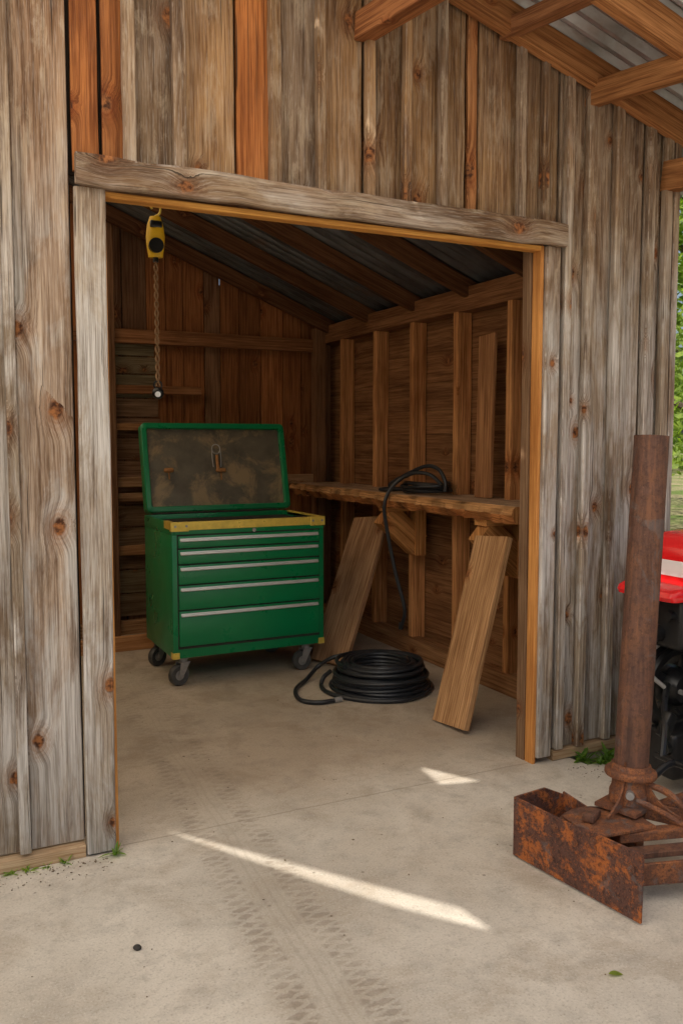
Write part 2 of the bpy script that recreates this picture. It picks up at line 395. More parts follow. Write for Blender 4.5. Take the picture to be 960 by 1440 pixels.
mb.obj('back_wall','wood',parent=barn,label='reddish brown vertical plank back wall')
gt=(.38,.17,.07,.1)
part('girt','wood',(-3.1,YB-.03,2.17),(2.98,YB-.03,2.17),.10,.05,(0,0,1),gt,segs=6,jit=.002)
part('girt','wood',(1.2,YB-.03,1.79),(1.97,YB-.03,1.79),.06,.05,(0,0,1),gt)
part('girt','wood',(1.2,YB-.03,1.52),(1.97,YB-.03,1.52),.05,.05,(0,0,1),(.48,.24,.10,.1))
part('girt','wood',(1.2,YB-.03,1.12),(2.9,YB-.03,1.12),.07,.05,(0,0,1),(.50,.30,.16,.1))
part('girt','wood',(1.2,YB-.03,1.01),(1.7,YB-.03,1.01),.06,.05,(0,0,1),(.50,.30,.16,.1))
part('girt','wood',(1.2,YB-.03,.62),(2.9,YB-.03,.62),.07,.05,(0,0,1),(.48,.26,.12,.1))
part('sill','wood',(-3.1,YB-.03,.05),(2.95,YB-.03,.05),.10,.06,(0,0,1),(.45,.26,.13,.1))
part('post','wood',(1.30,YB-.07,0),(1.30,YB-.07,3.0),.06,.05,(1,0,0),(.27,.14,.07,.1))
part('post','wood',(2.93,YB-.06,0),(2.93,YB-.06,2.3),.09,.09,(1,0,0),(.27,.135,.065,.1))
mb=MB(); z=.12
while z<2.1:
    w=R.uniform(.13,.18); mb.board((1.2,YB+.012,z+w/2),(1.62+R.uniform(0,.05),YB+.012,z+w/2),w-.008,.012,(0,0,1),(.32*R.uniform(.7,1.1),.195,.115,.1)); z+=w
mb.obj('patched_boarding','wood',parent=barn)
# right wall
mb=MB(); z=.02
while z<2.35:
    w=R.uniform(.15,.2); k=R.uniform(.85,1.0); mb.board((3.085,3.03,z+w/2),(3.085,6.45,z+w/2),w-.0015,.02,(0,0,1),(.36*k,.175*k,.075*k,.1),segs=4,jit=.0005,ch=.001); z+=w
mb.board((3.1,3.03,1.2),(3.1,6.45,1.2),2.4,.006,(0,0,1),(.04,.03,.02,0))
x=3.03
while x<6.45:
    mb.board((3.12,x+.09,0),(3.12,x+.09,2.7),.175,.02,(0,1,0),SILV(R.uniform(.8,1.1))); x+=.18
mb.obj('side_wall','wood',parent=barn,label='horizontal brown boards between the studs')
for y in (6.01,5.49,4.97,4.45,3.93,3.41):
    k=R.uniform(.9,1.15)
    part('stud','wood',(3.02,y,.1),(3.02+R.uniform(-.004,.004),y+R.uniform(-.01,.01),2.19),.10,.05,(1,0,0),(.74*k,.36*k,.14*k,.1),segs=5,jit=.002)
part('stud','wood',(3.01,3.62,.1),(3.01,3.62,2.19),.09,.05,(1,0,0),(.34,.19,.10,.1))
part('top_plate','wood',(3.022,3.05,2.255),(3.022,6.4,2.255),.135,.11,(0,0,1),(.34,.16,.068,.1),segs=6,jit=.002)
part('sill','wood',(2.985,3.1,.055),(2.985,6.4,.055),.11,.10,(0,0,1),(.42,.22,.10,.1),segs=6,jit=.002)
mb=MB(); y=3.03
while y<6.4: mb.board((-3.25,y+.09,0),(-3.25,y+.09,2.6),.176,.03,(0,1,0),(.3,.17,.09,.1)); y+=.18
mb.obj('side_wall','wood',parent=barn)
for y in (3.15,3.75,4.35,4.96,5.6,6.25):
    part('rafter','wood',(3.05,y,zin(3.05)-.045),(RX,y,zin(RX)-.045),.10,.045,(0,0,1),(.20,.088,.036,.1),segs=4,jit=.002)
for y in (3.15,4.35,5.6): part('rafter','wood',(-3.2,y,zin(-3.2)-.06),(RX,y,zin(RX)-.06),.13,.05,(0,0,1),(.27,.125,.052,.1))
def corr(name,mat,x0,x1,ya,yb,zf,lab,amp=.010,wl=.076):
    bm=bmesh.new(); n=int((yb-ya)/(wl/8)); P=None
    nx=2
    for i in range(n+1):
        y=ya+(yb-ya)*i/n; dz=amp*math.sin(2*math.pi*y/wl)
        row=[bm.verts.new((x0+(x1-x0)*j/nx,y,zf(x0+(x1-x0)*j/nx,y)+dz)) for j in range(nx+1)]
        if P:
            for j in range(nx): bm.faces.new([P[j],P[j+1],row[j+1],row[j]])
        P=row
    return mk(name,bm,mat,parent=barn,smooth=False,label=lab)
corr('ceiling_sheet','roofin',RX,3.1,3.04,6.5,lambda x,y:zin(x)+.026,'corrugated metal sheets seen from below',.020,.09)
corr('roof_sheet','roof',RX,3.75,YM,6.75,lambda x,y:zroof(x,y)+.010,'corrugated metal roof with open eave',.022,.09)
corr('added_diffuser_sheet','diffuser',RX,3.75,YC,YM+.02,lambda x,y:zroof(x,y)+.04,'added unseen translucent sheets softening the sun')  # unseen canopy sheet, added as soft overhead light for the doorway
L=V((.55,.20,-.81)).normalized()
A=V((.79,3.045)); B=V((1.475,1.985)); dr=(B-A).normalized(); nn=V((-dr.y,dr.x))
slit=[A,A+dr*.35+nn*.018,A+dr*.8+nn*.038,B-dr*.13+nn*.055,B-nn*.012,A+dr*.95-nn*.038,A+dr*.5-nn*.028,A+dr*.18-nn*.016]
tri=[V((1.945,3.16)),V((2.085,2.92)),V((1.92,2.96))]
def toroof(p):
    s_=(ZR-SL*(RX-p.x)+.125*(p.y-3))/(-L.z+SL*L.x+.125*L.y); return V((p.x,p.y,0))-L*s_
bm=bmesh.new(); es=[]
def loop(pts):
    vs=[bm.verts.new((p[0],p[1],zroof(p[0],p[1]))) for p in pts]
    for i in range(len(vs)): es.append(bm.edges.new((vs[i],vs[(i+1)%len(vs)])))
loop([(-4.2,YC),(RX,YC),(RX,3.0),(-4.2,3.0)])
loop([toroof(p) for p in slit]); loop([toroof(p) for p in tri])  # gaps traced back along the sun from the wanted floor patches
bmesh.ops.triangle_fill(bm,edges=es,use_beauty=True)
mk('added_diffuser_sheet',bm,'diffuser',parent=barn,label='added unseen translucent sheets, gaps cut to place the sun patches')
def flat(name,mat,x0,x1,y0,y1,lab=None):
    bm=bmesh.new(); vs=[bm.verts.new((x,y,zroof(x,y))) for x,y in ((x0,y0),(x1,y0),(x1,y1),(x0,y1))]; bm.faces.new(vs); mk(name,bm,mat,parent=barn,label=lab)
flat('roof_sheet','roof',-4.2,-2.0,3.0,6.75); flat('added_brightener_sheet','brightener',-2.0,RX,3.0,5.9,'added unseen translucent skylight sheets'); flat('roof_sheet','roof',-2.0,RX,5.9,6.75)  # translucent middle sheet is added to let light indoors
bt=(.50,.23,.085,.1)
def slopebeam(y,t=bt,w=.12,th=.05,x1=3.7,o=0,left=True):
    part('canopy_rafter','wood',(RX,y,zroof(RX,y)-.078+o),(x1,y,zroof(x1,y)-.078+o),w,th,(0,0,1),t,segs=6,jit=.002)
    if left: part('canopy_rafter','wood',(-4.1,y,zroof(-4.1,y)-.08),(RX,y,zroof(RX,y)-.08),.12,.05,(0,0,1),t)
slopebeam(2.94,o=-.002); slopebeam(2.47); slopebeam(1.0,left=False); slopebeam(-.3)
def lookout(x,zb,y1,w=.11,t=.05,y0=2.985,tint=bt):
    part('lookout_beam','wood',(x,y0,zb+w/2),(x,y1,zb+w/2-.13*(y0-y1)),w,t,(0,0,1),tint,segs=3,jit=.002)
lookout(1.565,2.90,2.1,.10,.07,tint=(.44,.18,.065,.1))
lookout(2.66,2.842,2.44,.10,.05)
lookout(2.21,3.03,2.44,.07,.05,tint=(.40,.18,.075,.1))
lookout(3.12,2.545,2.1,.13,.07)
lookout(3.6,2.50,2.1,.10,.05)
for x,y in ((-3.9,-.25),(3.66,-.25)):
    part('canopy_post','wood',(x,y,-.02),(x,y,zroof(x,y)-.1),.11,.11,(1,0,0),(.45,.27,.14,.2))

# ------------------------------------------------------------------ workbench
wb=root('workbench',(2.9,4.9,0),'live-edge wooden slab workbench on brackets along the wall','workbench')
bm=bmesh.new(); uvl=bm.loops.layers.uv.new('UVMap'); cl=bm.loops.layers.float_color.new('tint')
N=170; rows=[]
for i in range(N+1):
    y=3.47+(6.27-3.47)*i/N
    e=2.655+.022*noise.noise(V((y*2.2,0,0)))+.016*noise.noise(V((y*8,3,0)))+.010*noise.noise(V((y*28,5,0)))
    e2=e+.002+.026*noise.noise(V((y*17,7,0)))
    e3=e+.022+.034*noise.noise(V((y*13,9,1)))
    zb=1.006+.018*noise.noise(V((y*12,2,4)))
    rows.append([bm.verts.new(p) for p in ((3.06,y,1.092),(e+.02,y,1.093),(e+.002,y,1.080+.008*noise.noise(V((y*20,1,1)))),(e2-.006,y,1.050+.010*noise.noise(V((y*15,8,1)))),(e3,y,zb),(3.06,y,1.015))])
for i,(a,b2) in enumerate(zip(rows,rows[1:])):
    for j in range(6):
        k=(j+1)%6; f=bm.faces.new([a[j],b2[j],b2[k],a[k]])
        q=noise.noise(V((i*.13,j*.9,2)))*.5+.5; q=min(1,max(.3,q*1.7))
        tt=(.70,.49,.32,.1) if j in (0,5) else ((.85*q,.46*q,.19*q,0) if j!=3 else (.68*q,.28*q,.09*q,0))
        for l in f.loops: l[uvl].uv=(l.vert.co.x+l.vert.co.z*1.7,l.vert.co.y); l[cl]=tt
for rr in (rows[0],rows[-1]):
    f=bm.faces.new(rr)
    for l in f.loops: l[uvl].uv=(l.vert.co.x,l.vert.co.z); l[cl]=(.65,.3,.1,0)
mk('slab',bm,'wood',parent=wb,label='thick slab with rough live edge')
def bracket(y):
    m=MB(); c=(.74,.36,.12,.1)
    m.board((2.945,y,.68),(2.945,y,1.002),.075,.13,(1,0,0),c)
    m.board((2.70,y,.988),(2.905,y,.988),.036,.11,(0,0,1),c)
    m.board((2.71,y+.001,.955),(2.95,y+.001,.745),.16,.10,(0,0,1),c,segs=2,jit=.001)
    m.obj('bracket','wood',parent=wb)
bracket(4.86); bracket(3.80)
m=MB(); m.board((2.93,4.10,1.096),(2.965,4.12,2.02),.17,.022,(.1,1,0),(.54,.27,.12,.2),segs=6,jit=.0015)
m.obj('loose_board','wood',label='brown board standing on the workbench against the studs',category='board')
m=MB(); m.board((2.330,4.900,.014),(2.81,5.215,.895),.295,.035,(.35,-.94,0),(.54,.32,.17,.2),segs=6,jit=.0015,cut0=-.12)
m.obj('leaning_plank','wood',label='brown plank leaning under the workbench beside the tool chest',category='plank',group='planks leaning against the wall')
m=MB(); m.board((2.352,3.545,.012),(2.655,3.62,.93),.27,.035,(.0,-1,0),(.64,.37,.175,.2),segs=8,jit=.002,cut0=.02)
m.obj('leaning_plank','wood',label='wide weathered plank leaning against the bench by the doorway',category='plank',group='planks leaning against the wall')
m=MB(); m.board((.9,5.85,.05),(1.75,5.87,.05),.10,.04,(0,0,1),(.68,.36,.16,.1),segs=3,jit=.001)
m.obj('floor_timber','lumber',label='orange brown timber lying on the floor behind the chest',category='timber')

# ------------------------------------------------------------------ tool chest
X0,X1,Y0,Y1=1.31,2.26,4.82,5.45
tc=root('tool_chest',(1.785,5.13,0),'green rolling tool chest with open lid and five drawers','tool chest')
bm=bmesh.new()
bx(bm,X0,X1,Y0,Y1,.17,.885,.006)
bx(bm,X0,X0+.02,Y0,Y1,.885,.953,.003); bx(bm,X1-.02,X1,Y0,Y1,.885,.953,.003); bx(bm,X0+.02,X1-.02,Y1-.02,Y1,.885,.953,.002); bx(bm,X0+.02,X1-.02,Y0,Y0+.02,.885,.953,.002)
mk('body',bm,'green',parent=tc,smooth=True)
bm=bmesh.new(); bx(bm,X0+.021,X1-.021,Y0+.021,Y1-.021,.90,.925,.001); bx(bm,X0+.03,X1-.03,Y0+.18,Y0+.19,.924,.95,.001); mk('tray',bm,'dark',parent=tc)
bm=bmesh.new()
bx(bm,X0-.004,X1+.004,Y0-.006,Y0+.022,.910,.9585,.003,3)
bx(bm,X0-.006,X0+.10,Y0-.0085,Y0+.022,.905,.9592,.002)
bx(bm,X1-.09,X1+.006,Y0-.0085,Y0+.022,.905,.9592,.002)
bx(bm,X0-.0065,X0+.02,Y0-.0065,Y0+.14,.915,.959,.002)
bx(bm,X1-.02,X1+.005,Y0-.0065,Y1-.1,.930,.959,.002)
mk('top_trim',bm,'brass',parent=tc,label='worn yellow brass edge trim')
for x in (X0+.085,X0+.02,X1-.075,X1-.015):
    bm=bmesh.new(); cyl(bm,(x,Y0-.0125,.935),(x,Y0,.935),.007,n=12); mk('rivet',bm,'steel',parent=tc)
bm=bmesh.new(); x=(X0+X1)/2+.02; cyl(bm,(x,Y0-.010,.896),(x,Y0,.896),.011,n=16); mk('lock',bm,'steel',parent=tc)
for (xa,xb) in ((X0,X0+.035),(X1-.035,X1)):
    bm=bmesh.new(); bx(bm,xa-.002,xb+.002,Y0-.003,Y0+.004,.168,.205,.001); bx(bm,xa-.003 if xa==X0 else xb-.001,xa+.001 if xa==X0 else xb+.003,Y0,Y0+.04,.168,.205,.001); mk('corner_plate',bm,'brass',parent=tc)
bm=bmesh.new(); bx(bm,X0+.030,X1-.030,Y0-.002,Y0+.006,.224,.886,.0005); mk('drawer_bay',bm,'dark',parent=tc)
tops=[.878,.801,.710,.592,.445,.232]
for a,b2 in zip(tops,tops[1:]):
    bm=bmesh.new(); bx(bm,X0+.036,X1-.036,Y0-.014,Y0+.01,b2+.009,a,.004)
    d=mk('drawer',bm,'green',parent=tc,smooth=True)
    bm=bmesh.new(); zc=a-.024
    bx(bm,X0+.045,X1-.045,Y0-.028,Y0-.0145,zc-.007,zc+.006,.005,3); bx(bm,X0+.045,X1-.045,Y0-.018,Y0-.0135,zc-.002,zc+.012,.001)
    mk('handle',bm,'chrome',parent=d,smooth=True)
th=math.radians(13); hin=V(((X0+X1)/2+.035,Y1+.01,.965)); Rm=Matrix.Rotation(-th,3,'X')
W,H,D=.985,.585,.075
def lidp(x,z,y): return hin+Rm@V((x,y,z+H/2))
bm=bmesh.new()
loops=[[bm.verts.new(lidp(x,z,y)) for x,z in pts] for pts,y in ((rrect(W,H,.03),D/2+.03),(rrect(W,H,.03),-D/2+.036),(rrect(W-.012,H-.012,.03),-D/2+.03),(rrect(W-.065,H-.065,.015),-D/2+.03),(rrect(W-.075,H-.075,.012),-D/2+.036),(rrect(W-.075,H-.075,.012),.03))]
for a,b2 in zip(loops,loops[1:]):
    for j in range(len(a)): k=(j+1)%len(a); bm.faces.new([a[j],a[k],b2[k],b2[j]])
bm.faces.new(loops[0])
lid=mk('lid',bm,'green',parent=tc,smooth=True,label='open green lid tilted back')
bm=bmesh.new(); vs=[bm.verts.new(lidp(x,z,.022)) for x,z in rrect(W-.074,H-.074,.012)]; bm.faces.new(vs)
r=bmesh.ops.extrude_face_region(bm,geom=bm.faces[:]); bmesh.ops.translate(bm,vec=Rm@V((0,.012,0)),verts=[g for g in r['geom'] if isinstance(g,bmesh.types.BMVert)])
mk('lid_liner',bm,'grime',parent=lid,label='grimy brown lid lining')
bm=bmesh.new()
tube(bm,[lidp(.0+.028*math.cos(a),.12+.032*math.sin(a),.008) for a in [i*math.pi/8 for i in range(17)]],.004)
tube(bm,cat([lidp(-.028,.12,.008),lidp(-.030,.06,.008),lidp(-.026,.0,.01)]),.0035); tube(bm,cat([lidp(.028,.12,.008),lidp(.030,.06,.008),lidp(.026,.0,.01)]),.0035)
mk('tool_loop',bm,'steel',parent=lid)
bm=bmesh.new(); box(bm,lidp(.0,.03,.0),(.018,.02,.10),Rm,.006); box(bm,lidp(.02,-.025,-.002),(.07,.024,.026),Rm,.01); cyl(bm,lidp(.02,-.09,.0),lidp(.02,-.03,.0),.004,n=8); mk('tool_clip',bm,'handle',parent=lid)
bm=bmesh.new(); box(bm,lidp(-.33,-.02,-.002),(.065,.024,.03),Rm,.012); cyl(bm,lidp(-.33,-.08,.0),lidp(-.33,-.03,.0),.004,n=8); mk('tool_clip',bm,'handle',parent=lid)
bm=bmesh.new(); cyl(bm,(X0+.05,Y1-.005,.958),(X1-.05,Y1-.005,.958),.008,n=10); mk('hinge',bm,'dark',parent=lid)
def caster(x,y,sw):
    e=bpy.data.objects.new('caster',None); e.location=(x,y,0); COL.objects.link(e); setp(e,tc); e['_w']=[x,y,0]
    rot=Matrix.Rotation(sw,3,'Z'); c=V((x,y,0)); off=rot@V((-.03,0,0)); ax=rot@V((0,1,0))
    wc=c+off+V((0,0,.062))
    bm=bmesh.new(); lathe(bm,wc,ax,[(.03,-.018),(.056,-.021),(.062,-.013),(.062,.013),(.056,.021),(.03,.018)],28); mk('tyre',bm,'caster',parent=e,smooth=True)
    bm=bmesh.new(); lathe(bm,wc,ax,[(.004,-.016),(.031,-.014),(.031,.014),(.004,.016)],20); cyl(bm,wc-ax*.034,wc+ax*.034,.008,n=10); mk('hub',bm,'steel',parent=e,smooth=True)
    bm=bmesh.new(); box(bm,c+V((0,0,.163)),(.085,.075,.008),rot,.002); cyl(bm,c+V((0,0,.135)),c+V((0,0,.16)),.026,n=18)
    for s2 in (-1,1):
        t=bmesh.new(); pts=[(-.045,.055),(-.015,.055),(.03,.138),(-.03,.138)]
        fr=[t.verts.new(c+rot@V((px,s2*.026,pz))) for px,pz in pts]; bk=[t.verts.new(c+rot@V((px,s2*.030,pz))) for px,pz in pts]
        t.faces.new(fr); t.faces.new(list(reversed(bk)))
        for j in range(4): k=(j+1)%4; t.faces.new([fr[j],bk[j],bk[k],fr[k]])
        merge(bm,t)
    box(bm,c+V((0,0,.137)),(.062,.062,.005),rot,.001)
    mk('fork',bm,'steel',parent=e)
caster(1.385,4.885,.25); caster(2.165,4.885,.1); caster(1.385,5.385,.4); caster(2.165,5.385,-.2)

# ------------------------------------------------------------------ hose coil
c0=V((2.385,4.31)); pts=[]
layers=8; a=math.radians(200); z=.013
for k in range(layers):
    seq=[0,1,2,3] if k%2==0 else [3,2,1,0]
    for q in seq:
        Rr=.290-.0235*q-.0080*k+R.uniform(-.012,.012); ex=R.uniform(-.013,.013); ey=R.uniform(-.013,.013)
        for i in range(36):
            aa=a+2*math.pi*i/36
            pts.append((aa,Rr+.004*math.sin(aa*3+q*2+k),z+.0205*k+.006*math.sin(aa*2+k*1.3+q),ex,ey))
        a+=2*math.pi
P=[]
for i in range(len(pts)):
    w=[pts[min(max(i+j,0),len(pts)-1)] for j in range(-5,6)]
    rr=sum(q[1] for q in w)/11; zz=sum(q[2] for q in w)/11; ex=sum(q[3] for q in w)/11; ey=sum(q[4] for q in w)/11
    aa=pts[i][0]; P.append(V((c0.x+ex+rr*math.cos(aa),c0.y+ey+rr*math.sin(aa),max(.012,zz))))
bm=bmesh.new(); tube(bm,P,.0116,8)
tube(bm,cat([(2.30,4.585,.145),(2.22,4.63,.12),(2.15,4.68,.06),(2.04,4.60,.016),(1.93,4.48,.014),(1.87,4.35,.014),(1.86,4.24,.014),(1.92,4.17,.014),(2.02,4.165,.014)],8),.0125,8)
tube(bm,cat([(2.14,4.47,.09),(2.11,4.50,.05),(2.075,4.46,.014),(2.05,4.33,.014),(2.09,4.19,.014),(2.2,4.06,.014),(2.34,4.0,.014),(2.46,4.02,.016),(2.55,4.06,.03)],8),.0125,8)
co=mk('hose_coil',bm,'rubber',smooth=True,label='coiled black rubber hose lying on the concrete floor',category='hose')
bm=bmesh.new(); cyl(bm,(2.015,4.166,.016),(2.06,4.168,.016),.015,n=12); mk('hose_fitting',bm,'steel',parent=co)
bm=bmesh.new(); pp=[]
for i in range(5*24):
    aa=2*math.pi*i/24; k=i/24
    pp.append(V((2.86+(.115+.012*math.sin(k*2.1))*math.cos(aa)+.012*math.sin(k*3),4.60+(.19+.02*math.cos(k*1.7))*math.sin(aa),1.105+.011*k+.006*math.sin(aa*1.5+k))))
tube(bm,pp,.009,7)
tube(bm,cat([(2.83,4.38,1.16),(2.80,4.46,1.215),(2.76,4.56,1.225),(2.72,4.66,1.19),(2.66,4.70,1.12),(2.618,4.70,1.02),(2.625,4.68,.88),(2.635,4.59,.62),(2.645,4.51,.45),(2.65,4.50,.37),(2.655,4.55,.28)],8),.0115,8)
tube(bm,cat([(2.74,4.84,1.11),(2.71,4.78,1.15),(2.74,4.68,1.20),(2.80,4.52,1.265),(2.83,4.42,1.25),(2.84,4.36,1.18),(2.84,4.36,1.12)],8),.012,8)
tube(bm,cat([(2.83,4.76,1.11),(2.74,4.86,1.106),(2.72,4.94,1.106),(2.78,5.00,1.106),(2.9,4.96,1.106)],8),.010,8)
cyl(bm,(2.655,4.552,.27),(2.655,4.548,.31),.015,n=12)
mk('cable_coil',bm,'rubber',smooth=True,label='black cable coiled on the workbench, one end hanging down',category='cable')

# ------------------------------------------------------------------ hoist
hx,hy=.970,3.75
ho=root('rope_hoist',(hx,hy,2.38),'small yellow and black rope hoist hanging from the rafters','hoist')
bm=bmesh.new()
prof=[(.0,.0),(.030,.004),(.036,.04),(.040,.09),(.034,.14),(.022,.175),(.0,.185)]
n=24
t=bmesh.new(); rings=[]
for r0,h in prof[1:-1]: rings.append([t.verts.new((r0*math.cos(2*math.pi*i/n),.62*r0*math.sin(2*math.pi*i/n),h)) for i in range(n)])
for A2,B2 in zip(rings,rings[1:]):
    for j in range(n): t.faces.new([A2[j],A2[(j+1)%n],B2[(j+1)%n],B2[j]])
t.faces.new(list(reversed(rings[0]))); t.faces.new(rings[-1])
bmesh.ops.transform(t,matrix=Matrix.Translation((hx,hy,2.195))@Matrix.Rotation(math.radians(-20),4,'Z'),verts=t.verts); merge(bm,t)
mk('housing',bm,'yellow',parent=ho,smooth=True)
bm=bmesh.new(); cyl(bm,(hx-.004,hy-.034,2.245),(hx+.004,hy+.034,2.245),.031,n=24); cyl(bm,(hx,hy,2.18),(hx,hy,2.225),.012,n=12); mk('drum_cover',bm,'black',parent=ho,smooth=True)
bm=bmesh.new(); box(bm,(hx,hy,2.335),(.05,.052,.03),None,.006); mk('collar',bm,'black',parent=ho,smooth=True)
bm=bmesh.new(); tube(bm,cat([(hx,hy,2.37),(hx+.02,hy,2.385),(hx+.022,hy,2.41),(hx,hy,2.43),(hx-.018,hy,2.415),(hx-.012,hy,2.40)],6),.005); tube(bm,[V((hx,hy,2.425)),V((hx,hy,2.75)),V((hx,hy,3.07))],.004)
mk('hook',bm,'brass',parent=ho)
bm=bmesh.new()
for ph in (0,math.pi):
    tube(bm,[V((hx+.0065*math.cos(i*.4+ph),hy+.0065*math.sin(i*.4+ph),2.19-.535*i/110)) for i in range(111)],.0042,6)
mk('rope',bm,'rope',parent=ho,smooth=True)
bm=bmesh.new(); t=bmesh.new(); bmesh.ops.create_uvsphere(t,u_segments=20,v_segments=14,radius=.026); bmesh.ops.translate(t,vec=(hx,hy,1.625),verts=t.verts); merge(bm,t)
tube(bm,[V((hx+.017*math.cos(a),hy,1.66+.017*math.sin(a))) for a in [i*math.pi/8 for i in range(17)]],.004)
mk('end_ball',bm,'black',parent=ho,smooth=True)
bm=bmesh.new(); cyl(bm,(hx-.006,hy-.019,1.619),(hx-.007,hy-.0265,1.619),.012,n=16); mk('ball_cap',bm,'white',parent=ho)

# ------------------------------------------------------------------ scraper with post
sc=root('box_scraper',(1.95,2.1,0),'rusty steel scraper box with upright pipe post','scraper')
def plate(bm,pts,th,dirv):
    t=bmesh.new(); d=V(dirv)*th
    a=[t.verts.new(V(p)) for p in pts]; b2=[t.verts.new(V(p)+d) for p in pts]
    t.faces.new(a); t.faces.new(list(reversed(b2)))
    for j in range(len(a)): k=(j+1)%len(a); t.faces.new([a[j],b2[j],b2[k],a[k]])
    bmesh.ops.bevel(t,geom=t.edges[:],offset=th*.15,segments=1,affect='EDGES'); merge(bm,t)
bm=bmesh.new()
P0=V((1.80,2.32,0)); P1=V((1.868,1.805,0))
pn=V((.99,.13,0))
plate(bm,[P0+V((0,0,.006)),P1+V((0,0,.006)),P1+V((.003,0,.216)),P0.lerp(P1,.55)+V((0,0,.213)),P0.lerp(P1,.5)+V((0,0,.205)),P0+V((0,0,.212))],.009,pn)
plate(bm,[P0+V((.008,.0,.01)),P0+V((.235,.02,.03)),P0+V((.235,.02,.17)),P0+V((.14,.012,.215)),P0+V((.008,0,.213))],.008,(0,-1,0))
plate(bm,[(2.03,2.34,.02),(2.05,2.13,.02),(2.05,2.13,.15),(2.03,2.34,.18)],.008,(1,.1,0))
plate(bm,[(1.83,2.30,.04),(2.03,2.32,.04),(2.04,2.1,.04),(1.85,2.1,.04)],.006,(0,0,1))
mk('blade_box',bm,'rust',parent=sc,label='open rusty box with orange rust patches')
def spart(name,mat,a0,b0,w,h=.05):
    bm=bmesh.new(); a0=V(a0);b0=V(b0); q=(b0-a0).to_track_quat('X','Z').to_matrix(); box(bm,(a0+b0)/2,((b0-a0).length,h,w),q,.003); return mk(name,bm,mat,parent=sc)
bm=bmesh.new(); box(bm,(1.99,2.07,.185),(.24,.17,.010),Matrix.Rotation(-.12,3,'Z'),.002); box(bm,(2.12,2.12,.205),(.17,.15,.014),Matrix.Rotation(.3,3,'Z'),.002); box(bm,(2.12,2.12,.10),(.05,.10,.19),Matrix.Rotation(.3,3,'Z'),.004); mk('mount_plate',bm,'rustflange',parent=sc)
bm=bmesh.new(); box(bm,(1.945,2.10,.205),(.075,.04,.026),Matrix.Rotation(.5,3,'Z'),.006); mk('latch_block',bm,'rustpipe',parent=sc,smooth=True)
spart('drawbar','rustflange',(1.98,2.02,.16),(2.68,1.76,.19),.03,.045)
spart('drawbar','rustflange',(1.90,1.93,.085),(2.66,1.66,.11),.07,.014)
spart('drawbar','rustpipe',(1.94,1.97,.13),(2.68,1.70,.16),.02,.05)
spart('drawbar','rustflange',(2.1,2.12,.15),(2.72,2.02,.26),.03,.04)
spart('brace_plate','rustflange',(2.14,2.06,.20),(2.30,1.93,.17),.06,.008)
# curved gusset plates around the collar
for s2,(gx,gy) in (('a',(-.085,-.035)),('b',(.02,-.10))):
    bm=bmesh.new(); c=V((2.135,2.125,0)); dv=V((gx,gy,0)).normalized(); arc=[c+dv*.055+V((0,0,.36))]
    for i in range(7):
        a=math.pi/2*i/6; arc.append(c+dv*(.055+.13*(1-math.cos(a)))+V((0,0,.33-.115*math.sin(a))))
    arc.append(c+dv*.185+V((0,0,.205))); arc.append(c+dv*.055+V((0,0,.205)))
    plate(bm,arc,.008,V((-dv.y,dv.x,0))); mk('gusset',bm,'rustflange',parent=sc)
bm=bmesh.new(); tube(bm,cat([(1.86,2.17,.12),(1.93,2.20,.155),(2.02,2.19,.165),(2.1,2.15,.15)],5),.020,12); mk('bent_pipe',bm,'rustpipe',parent=sc,smooth=True)
bm=bmesh.new(); tube(bm,cat([(2.16,2.07,.28),(2.20,2.02,.26),(2.25,1.97,.20),(2.34,1.93,.15)],5),.012,8); mk('strut',bm,'rustflange',parent=sc,smooth=True)
bm=bmesh.new(); tube(bm,cat([(2.10,2.06,.24),(2.14,1.99,.22),(2.2,1.93,.18),(2.3,1.88,.15)],5),.010,8); mk('strut',bm,'rustflange',parent=sc,smooth=True)
pb=V((2.135,2.125,.30)); pt=V((2.215,2.152,1.436)); ax=(pt-pb).normalized()
bm=bmesh.new(); lathe(bm,pb,ax,[(.051,0),(.056,0),(.0565,(pt-pb).length),(.050,(pt-pb).length)],36); mk('post',bm,'rustpipe',parent=sc,smooth=True,label='tall rusty steel pipe post')
bm=bmesh.new(); lathe(bm,pb-ax*.02,ax,[(.03,-.07),(.066,-.07),(.066,-.035),(.060,-.02),(.058,.012),(.082,.016),(.085,.022),(.085,.032),(.082,.038),(.068,.041),(.064,.058),(.03,.058)],36); mk('flange',bm,'rustflange',parent=sc,smooth=True)
for f,zz in ((.36,.175),(.52,.155),(.66,.19),(.93,.16)):
    bm=bmesh.new(); p=P0.lerp(P1,f)+V((0,0,zz)); cyl(bm,p-pn*.010,p+pn*.02,.008,n=6); cyl(bm,p-pn*.004,p,.012,n=14); mk('bolt',bm,'rustflange',parent=sc)
bm=bmesh.new(); p=pb+V((-.058,-.058,-.045)); cyl(bm,p,p+V((.03,.03,0)),.014,n=8); mk('bolt',bm,'steel',parent=sc)

